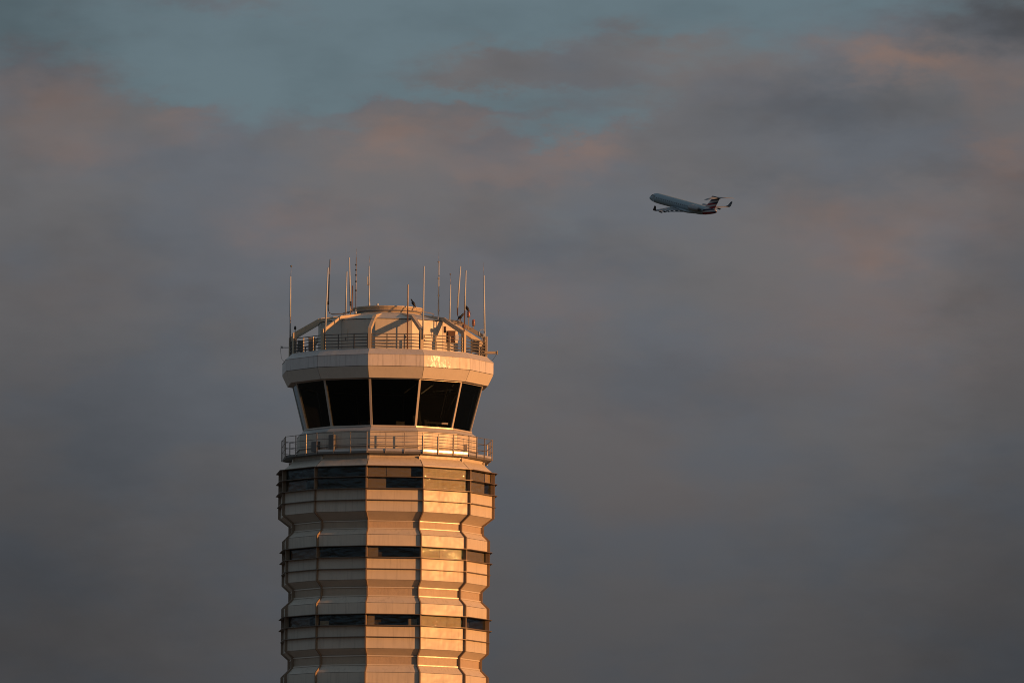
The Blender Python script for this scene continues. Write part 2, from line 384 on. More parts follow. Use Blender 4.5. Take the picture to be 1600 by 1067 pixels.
def storey(rows, top=False, blinds=True):
    """rows: dict of image rows; builds one storey as core + cladding"""
    rear = {}
    Rm, Rr = rows['R'], rows['Rr']
    Z = lambda y, r: zv(y, r)
    core = MB(); prof = []
    y = rows
    if top:
        prof += [(Rm * P - .9, Z(y['w0'] - 1, Rm)), (Rm * P - .9, Z(y['w1'] + 1, Rm))]
        zt = Z(y['w0'], Rm)
    else:
        prof += [(Rm * P - .14, Z(y['a0'], Rm)), (Rm * P - .14, Z(y['w0'], Rm)), (Rm * P - .9, Z(y['w0'], Rm) - .01), (Rm * P - .9, Z(y['w1'], Rm) + .01)]
    prof += [(Rm * P - .14, Z(y['w1'], Rm)), (Rm * P - .14, Z(y['s0'], Rm)), (Rr * P - .16, Z(y['s1'], Rr)), (Rr * P - .16, Z(y['v1'], Rr)),
             (Rm * P - .4, Z(y['o1'], Rm))]
    if 'Rn' in y: prof[-1] = (y['Rn'] * P - .4, Z(y['o1'], y['Rn']))
    core.lathe(prof, 12, vdeg(0))
    zw0, zw1 = Z(y['w0'], Rm) + .01, Z(y['w1'], Rm) - .01
    for k in range(12):                      # partitions behind the corners
        core.box(pol(Rm * P - .5, vdeg(k), (zw0 + zw1) / 2), (.08, .84, zw0 - zw1), Matrix.Rotation(R_(vdeg(k)), 3, 'Z'))
    st_ = core.build('storey', 'core', tower)
    fp = []
    if not top:
        ring('wall_panel', 'panel', sec(Rm * P, Z(y['a0'], Rm) - .006, Rm * P, Z(y['w0'], Rm) + .012), st_, rear=rear)
        fp.append((Rm * P, Z(y['a0'], Rm)))
    else:
        fp.append((Rm * P, Z(y['w0'], Rm)))
    # windows
    edges = y['rows']
    for (a, b) in edges:
        ring('window_pane', 'glass', sec(Rm * P - .055, Z(a, Rm) - .02, Rm * P - .055, Z(b, Rm) + .02, .02), st_, gap=.02, rear=rear)
    # panels below the windows
    for (a, b) in y['p']:
        ring('wall_panel', 'panel', sec(Rm * P, Z(a, Rm) - .008, Rm * P, Z(b, Rm) + .008), st_, rear=rear)
    ring('soffit_panel', 'soffit', sec(Rm * P, Z(y['s0'], Rm) - .004, Rr * P, Z(y['s1'], Rr) + .004), st_, rear=rear)
    h = (Z(y['s1'], Rr) - Z(y['v1'], Rr)) * .125
    z1, z2 = Z(y['s1'], Rr), Z(y['v1'], Rr)
    ring('trim_strip', 'trim', sec(Rr * P + .03, z1 - .004, Rr * P + .03, z1 - h), st_, rear=rear)
    ring('vent_panel', 'vent', sec(Rr * P - .02, z1 - h - .004, Rr * P - .02, z2 + h + .004), st_, rear=rear)
    ring('trim_strip', 'trim', sec(Rr * P + .05, z2 + h, Rr * P + .05, z2 + .004), st_, rear=rear)
    Rn = y.get('Rn', Rm)
    ring('sill_panel', 'panel', sec(Rr * P + .02, z2 - .002, Rn * P, Z(y['o1'], Rn) + .004), st_, rear=rear)
    fp += [(Rm * P, Z(y['s0'], Rm)), (Rr * P, z1), (Rr * P, z2), (Rn * P, Z(y['o1'], Rn))]
    fin_ring(st_, fp)
    for i, (yy, dep) in enumerate(y['shelf']):
        z = Z(yy, Rm)
        ring('sunshade', 'shade_blade', [(Rm * P - .03, z + .016), (Rm * P + dep, z + .012), (Rm * P + dep, z - .016), (Rm * P - .03, z - .02)], st_, gap=.002, rear=rear)
    # blinds behind some panes; the brown panels stand in for a reflection
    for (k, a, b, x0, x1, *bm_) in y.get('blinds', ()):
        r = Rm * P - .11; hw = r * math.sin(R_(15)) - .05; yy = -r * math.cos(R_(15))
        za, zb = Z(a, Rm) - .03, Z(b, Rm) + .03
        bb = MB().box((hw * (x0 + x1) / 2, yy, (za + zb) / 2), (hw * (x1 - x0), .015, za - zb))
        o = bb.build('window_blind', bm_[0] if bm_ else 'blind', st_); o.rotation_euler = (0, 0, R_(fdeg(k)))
    flush_rear(rear, st_)
    return st_

S0 = dict(R=168.3, Rr=151.5, Rn=161.5, w0=727.3, w1=762.3, rows=[(727.6, 744), (744.6, 762)], p=[(762.4, 780), (780.2, 798)], s0=798, s1=812, v1=825.5, o1=834,
          shelf=[(727.2, .27), (744.3, .27), (762.3, .27), (780.2, .20)],
          blinds=[(0, 728, 744, -1, -.32, 'blind_dark'), (0, 728, 744, -.30, .62, 'blind_dark'), (0, 745, 762, -1, -.32, 'blind_dark'), (-2, 745, 762, -1, .3, 'reflection_brown'), (1, 728, 762, -1, 1), (2, 728, 762, -1, .5, 'blind_dark'), (2, 728, 744, .55, 1)])
S1 = dict(R=161.5, Rr=150.5, a0=834.2, w0=852.3, w1=869.8, rows=[(852.6, 869.6)], p=[(870, 887.6), (887.8, 904.6)], s0=904.6, s1=915.5, v1=931, o1=940.6,
          shelf=[(852.2, .27), (869.8, .27), (887.7, .18)], blinds=[(-2, 853, 869.5, -.98, .95, 'reflection_brown'), (0, 853, 869.5, -1, -.6, 'blind_dark'), (1, 853, 869.5, -.96, -.1), (1, 853, 869.5, -.08, .96), (2, 853, 869, -.95, .9, 'blind_dark')])
S2 = dict(R=161.5, Rr=150.5, a0=940.8, w0=958.6, w1=976, rows=[(958.9, 975.8)], p=[(976.2, 993.8), (994, 1012)], s0=1012, s1=1022.5, v1=1038.6, o1=1049,
          shelf=[(958.4, .27), (976, .27), (993.9, .18)], blinds=[(-2, 959, 976, -.98, .4, 'reflection_brown'), (-1, 967, 976, -.98, -.6), (1, 959, 976, -.96, .28), (1, 959, 976, .30, .96), (0, 964, 976, .62, .96, 'blind_dark'), (0, 959, 976, -1, -.72, 'blind_dark')])
S3 = {}
for k_, v_ in S2.items():
    if k_ in ('R', 'Rr'): S3[k_] = v_
    elif k_ == 'rows' or k_ == 'p': S3[k_] = [(a + 108.4, b + 108.4) for a, b in v_]
    elif k_ == 'shelf': S3[k_] = [(a + 108.4, d) for a, d in v_]
    elif k_ != 'blinds': S3[k_] = v_ + 108.4
storey(S0, True); storey(S1); storey(S2); storey(S3)

# lower shaft, below the picture: the same folded profile carried down to the ground
zb = zv(S3['o1'], 161.5); pitch = zv(S2['o1'], 161.5) - zb
prof = []; z = zb
while z > 1.0:
    for (r, y0) in ((161.5, 0), (161.5, 1.9), (150.5, 2.25), (150.5, 2.75), (161.5, 3.05)):
        zz = z - y0 * pitch / 3.5
        if zz > .6: prof.append((r * P, zz))
    z -= pitch
prof += [(161.5 * P, .6), (172 * P, .55), (172 * P, 0)]
tag(MB().lathe(prof, 12, vdeg(0)).build('lower_shaft', 'panel', tower), kind=None)

# skirt above the top storey
sk_rear = {}
zs0, zs1, zs2, zs3 = zv(706, 153), zv(714, 153), zv(715, 154), zv(726.8, 168.3)
skirt = MB().lathe([(145 * P, zv(704, 145)), (150 * P, zs1 + .02), (163 * P, zs3 + .02), (163 * P, zs3 - .03), (140 * P, zs3 - .03)], 12, vdeg(0)).build('skirt', 'core', tower)
ring('upper_band', 'panel', sec(153 * P, zs0 + .05, 153 * P, zs1 + .004), skirt, rear=sk_rear)
ring('skirt_panel', 'panel', sec(154 * P, zs1 - .004, 168.3 * P, zs3 + .03), skirt, rear=sk_rear)
ring('skirt_lip', 'trim', sec(168.5 * P + .01, zs3 + .03, 168.5 * P + .01, zs3 + .004), skirt, rear=sk_rear)
me = mesh_from('seam_cover', *(lambda b: (b.v, b.f))(MB().box((0, -154.5 * P, zs1 - .02), (.13, .09, .22))))
me.materials.append(M['trim'])
for k in range(-3, 9):
    o = link('seam_cover', me, None, skirt); o.rotation_euler = (0, 0, R_(vdeg(k)))
flush_rear(sk_rear, skirt)

# ------------------------------------------------------------------ catwalk
RC = 167.0
zd1 = zv(707, RC); zd0 = zv(703.8, RC)
cw = MB().lathe([(134 * P, zd0 - .03), (RC * P - .06, zd0 - .03), (RC * P - .06, zd1 + .03), (150 * P, zd1 - .02), (134 * P, zd1 - .02)], 12, vdeg(0), True).build('catwalk', 'grey', tower)
r_ = {}
ring('deck_fascia', 'rail', sec(RC * P, zd0 + .0, RC * P, zd1, .05), cw, gap=.001, rear=r_)
ring('toe_board', 'toe', sec(RC * P - .01, zd0 + .11, RC * P - .01, zd0 + .004, .012), cw, gap=.03, faces=range(-1, 3))
flush_rear(r_, cw)
ztop = zv(673.8, RC)
post_me = MB().box((0, 0, (ztop + zd1) / 2), (.04, .04, ztop - zd1)).mesh('railing_post'); post_me.materials.append(M['post'])
def along(r, k, t):
    a, b = pol(r, vdeg(k), 0), pol(r, vdeg(k + 1), 0); return a.lerp(b, t)
rail_me = {}
def rails(parent, rpx, zs, name, m, rad, off=0.):
    hw = rpx * P * math.sin(R_(15)); ap = rpx * P * math.cos(R_(15))
    for z in zs:
        me = MB().tube([(-hw, -ap, z), (hw, -ap, z)], rad, 6).mesh(name); me.materials.append(M[m])
        for k in range(-3, 9):
            o = link(name, me, None, parent); o.rotation_euler = (0, 0, R_(fdeg(k)))
for k in range(-3, 9):
    for t in (0, 1 / 3, 2 / 3):
        o = link('railing_post', post_me, None, cw); p = along(RC * P + .03, k, t); o.location = p; o.rotation_euler = (0, 0, R_(fdeg(k)))
hh = ztop - zd0
rails(cw, RC + .3, [ztop - .02, zd0 + hh * .66, zd0 + hh * .34], 'railing_bar', 'rail', .014)

# ------------------------------------------------------------------ cab
zc0 = zv(704, 144); zc1 = zv(672.5, 144); zc2 = zv(664.2, 133.5); zc3 = zv(590.8, 151)
cab = MB().lathe([(125 * P, zc2 - .35), (139 * P, zc1 - .02), (139 * P, zc0 - .1), (120 * P, zc0 - .1), (120 * P, zc2 - .35)], 12, vdeg(0), True).build('cab', 'core', tower)
r_ = {}
ring('base_panel', 'panel', sec(144 * P, zc1 - .004, 144 * P, zc0 - .05), cab, gap=.006, rear=r_)
ring('sill_cap', 'cap', sec(144 * P + .012, zc1 + .012, 133.5 * P, zc2 - .05, .08), cab, gap=.004, rear=r_)
ring('window_sill', 'frame', [(134 * P + .05, zc2 + .01), (134 * P + .05, zc2 - .06), (132 * P - .1, zc2 - .06), (132 * P - .1, zc2 + .01)], cab, gap=.0015, rear=r_)
ring('window_head', 'frame', [(151 * P + .04, zc3 + .06), (151 * P + .04, zc3 - .03), (150 * P - .08, zc3 - .03), (150 * P - .08, zc3 + .06)], cab, gap=.0015, rear=r_)
ring('window_pane', 'cabglass', sec(132.5 * P, zc2 + .008, 151 * P, zc3 - .034, .02), cab, gap=.05, rear=None, faces=range(-3, 9))
flush_rear(r_, cab)
mv = MB()
a0, a1 = Vector((0, -(132.5 * P + .03), zc2 - .02)), Vector((0, -(151 * P + .03), zc3 + .02))
d = .12; t = .11
vv = []
for p in (a0, a1):
    for x, y in ((-t / 2, 0), (t / 2, 0), (t / 2, d), (-t / 2, d)): vv.append(p + Vector((x, y, 0)))
mv.add(vv, [(0, 1, 2, 3), (7, 6, 5, 4), (0, 4, 5, 1), (1, 5, 6, 2), (2, 6, 7, 3), (3, 7, 4, 0)])
me = mv.mesh('mullion'); me.materials.append(M['frame'])
for k in range(-3, 9):
    o = link('mullion', me, None, cab); o.rotation_euler = (0, 0, R_(vdeg(k)))
# cab interior: floor, dark ceiling, consoles, rear shades
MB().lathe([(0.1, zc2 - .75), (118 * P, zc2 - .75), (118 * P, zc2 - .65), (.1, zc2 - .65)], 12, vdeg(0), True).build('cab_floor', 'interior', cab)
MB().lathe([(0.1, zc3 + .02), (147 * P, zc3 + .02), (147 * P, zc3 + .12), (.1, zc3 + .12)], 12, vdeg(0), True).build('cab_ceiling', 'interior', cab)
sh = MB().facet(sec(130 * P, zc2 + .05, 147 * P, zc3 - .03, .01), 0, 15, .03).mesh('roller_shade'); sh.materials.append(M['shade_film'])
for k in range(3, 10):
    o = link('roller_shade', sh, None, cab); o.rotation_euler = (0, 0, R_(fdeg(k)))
cs_ = MB().facet([(112 * P, zc2 + .02), (120 * P, zc2 - .1), (120 * P, zc2 - .64), (112 * P, zc2 - .64)], 0, 15, .05).mesh('console_desk'); cs_.materials.append(M['console'])
for k in range(-3, 9):
    o = link('console_desk', cs_, None, cab); o.rotation_euler = (0, 0, R_(fdeg(k)))
for (deg, r, h_, w) in ((40, 96, .55, .5), (28, 90, .75, .12), (12, 98, .4, .5), (-20, 98, .42, .55), (58, 92, .5, .45), (46, 70, 1.1, .35)):
    p = pol(r * P, deg, zc2 - .1 + h_ / 2)
    o = MB().box((0, 0, 0), (w, .07, h_)).build('console_monitor', 'console', cab); o.location = p; o.rotation_euler = (R_(-8), 0, R_(deg + 20))
for (x, y, z, a) in ((2.0, -2.9, .35, 30), (1.2, -2.2, .22, -18)):
    o = MB().box((0, 0, 0), (.9, .06, .05)).build('ceiling_light_bar', 'white', cab); o.location = (x, y, zc3 - z); o.rotation_euler = (0, R_(-35), R_(a))

for (pa, pb, dy0, rad, m_) in (((688, 652), (699, 606), -2.9, .02, 'console'), ((700, 640), (712, 618), -2.7, .03, 'console'), ((676, 612), (708, 609), -3.0, .012, 'white'),  # added tubes stand in for reflection streaks and a glint in the pane
                               ((702, 613), (704, 608), -2.8, .05, 'white'), ((706, 604), (709, 601), -2.7, .03, 'white'), ((664, 660), (700, 662), -3.1, .05, 'blind')):
    wa, wb = (at(q[0], q[1], TC.y + dy0) for q in (pa, pb)); ti = TM.inverted()
    MB().tube([ti @ wa, ti @ wb], rad, 6).build('reflection_streak', m_, cab)

# ------------------------------------------------------------------ fascia round the cab roof
zf = {y: None for y in ()}
zb0, zb1, zb2, zb3 = zv(589.5, 160), zv(571, 168.5), zv(553, 168.5), zv(544.3, 158.5)
roof = MB().lathe([(152 * P, zb0 + .03), (157 * P, zb0 + .05), (164 * P, zb1), (164 * P, zb2 - .03), (154 * P, zb3 - .06), (152 * P, zb3 - .2), (100 * P, zb3 - .2), (100 * P, zb0 + .2), (147 * P, zb0 + .2)], 12, vdeg(0), True).build('roof', 'core', tower)
r_ = {}
ring('soffit_strip', 'soffit', [(160 * P - .02, zb0 + .01), (151 * P, zb0 + .01), (151 * P, zb0 + .05), (160 * P - .02, zb0 + .05)], roof, gap=.004, rear=r_)
ring('lower_fascia_panel', 'bevel', sec(160 * P, zb0, 168.5 * P, zb1 - .012, .05), roof, gap=.012, rear=r_)
ring('upper_fascia_panel', 'fascia', sec(168.5 * P, zb1 + .012, 168.5 * P, zb2, .05), roof, gap=.012, rear=r_, over={1: 'peel'})
ring('cap_flashing', 'cap', sec(168.5 * P + .025, zb2 + .005, 158.5 * P, zb3, .06), roof, gap=.006, rear=r_)
ring('cap_curb', 'cap', [(158.5 * P, zb3 + .01), (158.5 * P, zb3 - .15), (154 * P, zb3 - .15), (154 * P, zb3 + .01)], roof, gap=.003, rear=r_)
flush_rear(r_, roof)
ZR = zb3 - .18
MB().lathe([(.1, ZR - .1), (155 * P, ZR - .1), (155 * P, ZR), (.1, ZR)], 12, vdeg(0), True).build('roof_deck', 'roofing', roof)

# roof railing
RR = 156.5
zrt = zv(520.3, RR)
rr = empty('roof_railing', (0, 0, ZR), tower)
pm = MB().box((0, 0, (zrt + ZR) / 2 - ZR), (.05, .05, zrt - ZR)).mesh('railing_post'); pm.materials.append(M['rail'])
for k in range(-3, 9):
    for t in (.04, 1 / 3, 2 / 3, .96):
        o = link('railing_post', pm, None, rr); o.location = along(RR * P - .02, k, t); o.rotation_euler = (0, 0, R_(fdeg(k)))
hb = zrt - zb3
rails(rr, RR, [zrt - ZR - .02] + [zb3 - ZR + hb * q for q in (.77, .57, .37, .17)], 'railing_bar', 'rail', .022)

# roof struts: upright leg, raking arm, flat arm to the penthouse rim
def bar_path(pts, w, d):
    """rectangular section swept along a path in the local YZ plane"""
    b = MB(); n = len(pts); v = []
    for i, (y, z) in enumerate(pts):
        p0 = Vector(pts[max(i - 1, 0)]); p1 = Vector(pts[min(i + 1, n - 1)]); c = Vector((y, z))
        dirs = []
        if i > 0: dirs.append((c - p0).normalized())
        if i < n - 1: dirs.append((p1 - c).normalized())
        tdir = sum(dirs, Vector((0, 0))).normalized(); nrm = Vector((-tdir.y, tdir.x))
        m_ = 1 / max(.5, nrm.dot(Vector((-dirs[0].y, dirs[0].x))))
        for sx, sn in ((-1, -1), (1, -1), (1, 1), (-1, 1)):
            q = c + nrm * (sn * d / 2 * m_); v.append((sx * w / 2, q.x, q.y))
    f = [(0, 1, 2, 3), tuple(4 * (n - 1) + j for j in (3, 2, 1, 0))]
    for i in range(n - 1):
        for j in range(4): f.append((4 * i + j, 4 * i + (j + 1) % 4, 4 * i + 4 + (j + 1) % 4, 4 * i + 4 + j))
    return b.add(v, f)
zl = zv(522.5, 155, -70.5); zk = zv(500.6, 114, -70.5); ze = zv(491.5, 66, -70.5)
sp = [(-155 * P, ZR + .01), (-155 * P, zl), (-114 * P, zk), (-56 * P, ze - .10)]
sm = bar_path(sp, .15, .20).mesh('roof_strut'); sm.materials.append(M['strut'])
for k in range(-3, 9):
    o = link('roof_strut', sm, None, tower); o.rotation_euler = (0, 0, R_(vdeg(k)))
    c = MB().box((0, -154.5 * P, ZR + .04), (.26, .34, .06)).build('base_plate', 'strut', o)

# penthouse
zp = zv(497.5, 112); zq = zv(487.5, 52); zt1 = zv(485.2, 53); zt0 = zv(477.6, 56.5)
pent = MB().lathe([(109 * P, ZR), (109 * P, zp - .05), (20 * P, zq - .05), (20 * P, ZR)], 12, vdeg(0), True).build('penthouse', 'core', tower)
r_ = {}
ring('penthouse_panel', 'pent', sec(111.5 * P, zp - .01, 111.5 * P, ZR + .01, .06), pent, gap=.01, rear=r_)
ring('roof_panel', 'pent', sec(113 * P, zp + .02, 51 * P, zq + .02, .07), pent, gap=.004, rear=r_)
flush_rear(r_, pent)
MB().lathe([(50.5 * P, zq - .05), (51.5 * P, zt1), (55 * P, zt0 - .06), (56.5 * P, zt0 - .05), (56.5 * P, zt0 + .01), (48 * P, zt0), (46 * P, zq - .05)], 48, 0, True).build('roof_rim', 'strut', pent)
MB().lathe([(.05, zq + .1), (47 * P, zq + .1), (47 * P, zq + .25), (.05, zq + .25)], 24, 0, True).build('rim_deck', 'roofing', pent)
MB().lathe([(51.6 * P, zt1 - .02), (52.6 * P, zt1 + .005), (52.2 * P, zt1 + .05), (51 * P, zt1 + .03)], 48, 0, True).build('rim_band', 'grey', pent)
o = MB().lathe([(.045, zt0), (.06, zt0 + .06), (.055, zt0 + .12), (.01, zt0 + .14)], 10).build('vent_cap', 'white', pent, True); o.location = pol(52 * P, -19, 0)
# access doors and cover plates on the penthouse walls
for (k, x, z0, w, h_) in ((-1, .15, .2, .95, .75), (-1, -.75, .1, .3, 1.0), (0, .45, .1, .5, 1.15), (1, -.3, .5, .35, .5)):
    ap = 111.5 * P * math.cos(R_(15))
    o = MB().box((x, -ap - .02, ZR + z0 + h_ / 2 + .25), (w, .05, h_)).build('access_panel', 'pent', pent); o.rotation_euler = (0, 0, R_(fdeg(k)))
    MB().box((x + w / 2 - .08, -ap - .06, ZR + z0 + h_ / 2 + .25), (.03, .04, .12)).build('handle', 'rail', o)
# pipe rail round the penthouse roof edge
o = MB().lathe([(72 * P, zq + .02), (72.5 * P, zq + .04), (72 * P, zq + .06), (71.5 * P, zq + .04)], 48, 0, True).build('roof_pipe', 'pipe', pent)

# outrigger arms at the roof edge
def w2(px, py, dy): return at(px, py, TC.y + dy)
ra, rb = w2(757, 551, -.9), w2(777, 551, -.9)
inv = TM.inverted()
o = MB().box(inv @ ((ra + rb) / 2), ((rb - ra).length, .14, .12)).build('outrigger_arm', 'strut', tower)
MB().box(inv @ (rb + Vector((.01, 0, .0))), (.04, .2, .2)).build('end_plate', 'strut', o)
la, lb = w2(440.5, 543, -.2), w2(451, 543, -.2)
o = MB().tube([inv @ la, inv @ lb], .022).build('outrigger_arm', 'pipe', tower)
MB().tube([inv @ (la + Vector((0, 0, .07))), inv @ (la - Vector((0, 0, .05)))], .03).build('end_clamp', 'dark', o)
# cable slack under the arms
cab1 = [w2(439, 540 + i * 2.2, -.2) + Vector((-.02 * math.sin(i * .5), 0, 0)) for i in range(10)] + [w2(445, 566, -.3)]
MB().tube([inv @ p for p in cab1], .008, 5).build('cable', 'dark', tower)
cab2 = [w2(776 - i * 2.0, 553 + 11 * math.sin(i / 10 * math.pi) * .9 + i * .3, -1.0) for i in range(11)]
MB().tube([inv @ p for p in cab2], .008, 5).build('cable', 'dark', tower)
# boxes on the cab base wall behind the catwalk rail
for (k, x, w, h_, m) in ((-1, -.85, .32, .78, 'grey'), (-2, .35, .5, .5, 'grey'), (2, -.3, .25, .5, 'trim')):
    ap = 144 * P * math.cos(R_(15))
    o = MB().box((x, -ap - .1, zd0 + .12 + h_ / 2), (w, .18, h_)).build('junction_box', m, cab); o.rotation_euler = (0, 0, R_(fdeg(k)))
r2 = MB()
for k in range(-3, 4):
    hw = 144 * P * math.sin(R_(15)); ap = 144 * P * math.cos(R_(15)) + .04
    o = MB().tube([(-hw, -ap, zd0 + .32), (hw, -ap, zd0 + .30)], .025, 6).build('conduit', 'pipe', cab); o.rotation_euler = (0, 0, R_(fdeg(k)))

# ------------------------------------------------------------------ antennas
AG = 'antennas on the tower roof'
def antenna(label, segs, dy, cat='antenna', name='antenna', extra=None):
    """segs: (part name, material, [(px,py,radius)...]) from base upwards, all in the plane dy metres from the tower axis"""
    b = segs[0][2][0]; base = w2(b[0], b[1], dy)
    e = empty(name, base); tag(e, label, cat, AG)
    for nm, m, pts in segs:
        MB().tube([w2(x, y, dy) - base for x, y, r in pts], [r for x, y, r in pts], 8).build(nm, m, e, True)
    if extra: extra(e, base)
    return e
def ball(px, py, dy, r, m, nm='tip_ball'):
    def f(e, base):
        c = w2(px, py, dy) - base
        b = MB().lathe([(r * math.sin(math.pi * i / 8) + .0005, -r * math.cos(math.pi * i / 8)) for i in range(9)], 10)
        b.v = [q + c for q in b.v]; b.build(nm, m, e, True)
    return f
antenna('leftmost antenna, white upper tube on grey pipe with thin whip and ball tip',
        [('mount_pipe', 'pipe', [(453.3, 541, .035), (453.5, 495, .035)]), ('radome', 'white', [(453.5, 495, .04), (453.9, 432, .036)]), ('whip', 'pipe', [(454.2, 434, .008), (455, 417, .008)])],
        -.86, extra=ball(455, 416, -.86, .05, 'grey'))
antenna('plain pale pole antenna rising from the second roof strut from the left',
        [('mount_pipe', 'pipe', [(507.6, 532, .03), (508.3, 517, .03)]), ('radome', 'white', [(508.3, 518, .042), (512.4, 418.5, .034)])], -3.92)
antenna('dark pole antenna on a long elbow pipe reaching left from the penthouse',
        [('elbow_pipe', 'pipe', [(549, 484, .03), (545, 488.5, .03), (535, 490.6, .03), (519, 491, .03), (515, 489, .03), (513, 484.5, .03), (512.7, 474, .03)]),
         ('collar', 'dark', [(512.7, 476, .045), (512.8, 471, .045)]), ('radome', 'pipe', [(512.8, 474, .032), (515.8, 405, .03)])], -1.95)
antenna('pale pole antenna standing just left of the tall brown one on the left strut',
        [('mount_pipe', 'pipe', [(540.2, 501, .03), (540.2, 487, .03)]), ('radome', 'white', [(540.2, 488, .038), (541.8, 424.6, .034)])], -2.35)
antenna('tall brownish pole antenna with a dark collar above the left strut',
        [('mount_pipe', 'pipe', [(547.6, 493, .03), (547.6, 472, .03)]), ('collar', 'dark', [(547.6, 478, .045), (547.5, 471, .045)]), ('radome', 'white', [(547.5, 472, .038), (545.6, 402.6, .032)])], -2.0)
antenna('short brown rod antenna between two tall ones left of the penthouse rim',
        [('rod', 'rust', [(549.9, 488, .03), (551, 446.5, .024)])], -1.9)
def bands(e, base):
    for y in (415, 423, 431, 441, 455):
        MB().tube([w2(556.2, y, -1.65) - base, w2(556.2, y - 2.2, -1.65) - base], .042, 8).build('dipole_clamp', 'dark', e)
antenna('dark thin antenna with banded clamps and a faint whip on top',
        [('mount_cone', 'white', [(555.6, 490.5, .07), (555.8, 484, .03)]), ('mast', 'pipe', [(555.8, 485, .022), (556.7, 402, .02)]), ('whip', 'pipe', [(556.7, 403, .006), (557, 388, .005)])], -1.65, extra=bands)
def side8(e, base):
    MB().tube([w2(574.3, 446, -1.5) - base, w2(574.3, 432.5, -1.5) - base], .026, 8).build('side_element', 'white', e)
    MB().tube([w2(574.3, 445, -1.5) - base, w2(576.6, 445, -1.5) - base], .03, 8).build('side_bracket', 'pipe', e)
antenna('white antenna with a short side element standing on the penthouse rim',
        [('mount_pipe', 'white', [(576.8, 479, .05), (576.8, 472, .05)]), ('mast', 'white', [(576.8, 473, .036), (576.5, 446, .034)]), ('radome', 'white', [(576.5, 446, .03), (576.4, 416, .026)]), ('whip', 'pipe', [(576.5, 417, .007), (577.5, 400, .006)])], -1.5, extra=side8)
antenna('reddish brown pole antenna standing in front of the penthouse at the roof rail',
        [('mount_pipe', 'rust', [(636.6, 545, .034), (637, 482, .034)]), ('radome', 'strut', [(637, 483, .036), (637.5, 444.6, .034)])], -4.86)
antenna('straight pale pole antenna rising from the strut right of the penthouse rim',
        [('mount_pipe', 'pipe', [(660.6, 530, .03), (661, 514, .03)]), ('radome', 'white', [(661, 515, .042), (662.5, 416, .034)])], -4.8)
def rings11(e, base):
    for y in (410, 436, 462.5, 486):
        MB().tube([w2(685.3, y, -2.3) - base, w2(685.3, y - 1.6, -2.3) - base], .05, 8).build('clamp_ring', 'pipe', e)
antenna('tallest ringed white antenna with a faint whip, right of the penthouse',
        [('mount_cone', 'white', [(684.8, 500, .06), (685.1, 492, .04)]), ('radome', 'white', [(685.1, 493, .036), (685.6, 408.5, .03)]), ('whip', 'pipe', [(685.6, 410, .006), (685.7, 394, .005)])], -2.3, extra=rings11)
antenna('slim pole antenna with ball-tipped whip between the ringed and the leaning antenna',
        [('radome', 'white', [(702.4, 506, .036), (703.9, 445, .03)]), ('whip', 'pipe', [(703.9, 446, .007), (703.6, 430, .006)])], -2.55, extra=ball(703.6, 428.6, -2.55, .042, 'grey'))
antenna('leaning pale pole antenna on a curved dark pipe',
        [('curved_pipe', 'rust', [(722, 505, .03), (719.5, 499.5, .03), (716.5, 497, .03), (714.8, 491, .03), (714.7, 479, .03)]), ('radome', 'white', [(714.8, 481, .04), (719.5, 416, .034)])], -.75)
antenna('upright pale pole antenna with dark base pipe beside the red lights',
        [('mount_pipe', 'rust', [(725.4, 519, .032), (726.2, 484, .032)]), ('radome', 'white', [(726.2, 485, .04), (727.9, 422.6, .034)])], -3.25)
antenna('rightmost antenna, tall pale pole with faint whip on the last strut',
        [('mount_pipe', 'pipe', [(757.6, 541, .035), (757.4, 525, .035)]), ('radome', 'white', [(757.4, 527, .046), (756, 430.5, .036)]), ('whip', 'pipe', [(756, 432, .006), (755, 410, .005)])], -.95)
antenna('short dark sensor stub on top of the leftmost roof strut',
        [('stem', 'pipe', [(461, 524, .02), (461.2, 514, .02)]), ('sensor_head', 'dark', [(461.2, 515, .05), (461.2, 512.4, .06), (461.2, 509.5, .04)])], -1.66, 'sensor', 'weather_sensor')

# ------------------------------------------------------------------ small roof equipment
def obstruction_light(px, py0, py1, foot, dy, label):
    base = w2(foot[0], foot[1], dy); e = empty('obstruction_light', base); tag(e, label, 'warning light', 'red warning lights on the tower roof')
    c0, c1 = w2(px, py1, dy) - base, w2(px, py0, dy) - base
    MB().tube([Vector((0, 0, 0)), Vector((c0.x, 0, c0.z * .4)), c0], .022, 8).build('bracket', 'pipe', e)
    hgt = c1.z - c0.z
    prof = [(.06, 0), (.085, .01), (.085, hgt * .12), (.075, hgt * .14)]
    b = MB().lathe(prof, 12); b.v = [q + c0 for q in b.v]; b.build('lamp_base', 'grey', e)
    b = MB().lathe([(.072, hgt * .14), (.078, hgt * .2), (.078, hgt * .8), (.06, hgt * .95), (.02, hgt)], 12); b.v = [q + c0 for q in b.v]; b.build('lens', 'red', e, True)
    b = MB()
    for i in range(4): b.lathe([(.079, hgt * (.26 + .16 * i)), (.09, hgt * (.26 + .16 * i) + .012), (.079, hgt * (.26 + .16 * i) + .024)], 12)
    b.v = [q + c0 for q in b.v]; b.build('lens_rib', 'grey', e)
obstruction_light(732.3, 485.6, 496, (729.8, 518), -3.2, 'upper red warning light on a thin pole beside the perched crow')
obstruction_light(740, 499, 509.5, (735, 514), -.78, 'lower right red warning light on a bent bracket')
obstruction_light(724.8, 506.5, 512.5, (724.8, 520), -3.35, 'small red warning light low on the strut behind the railing')

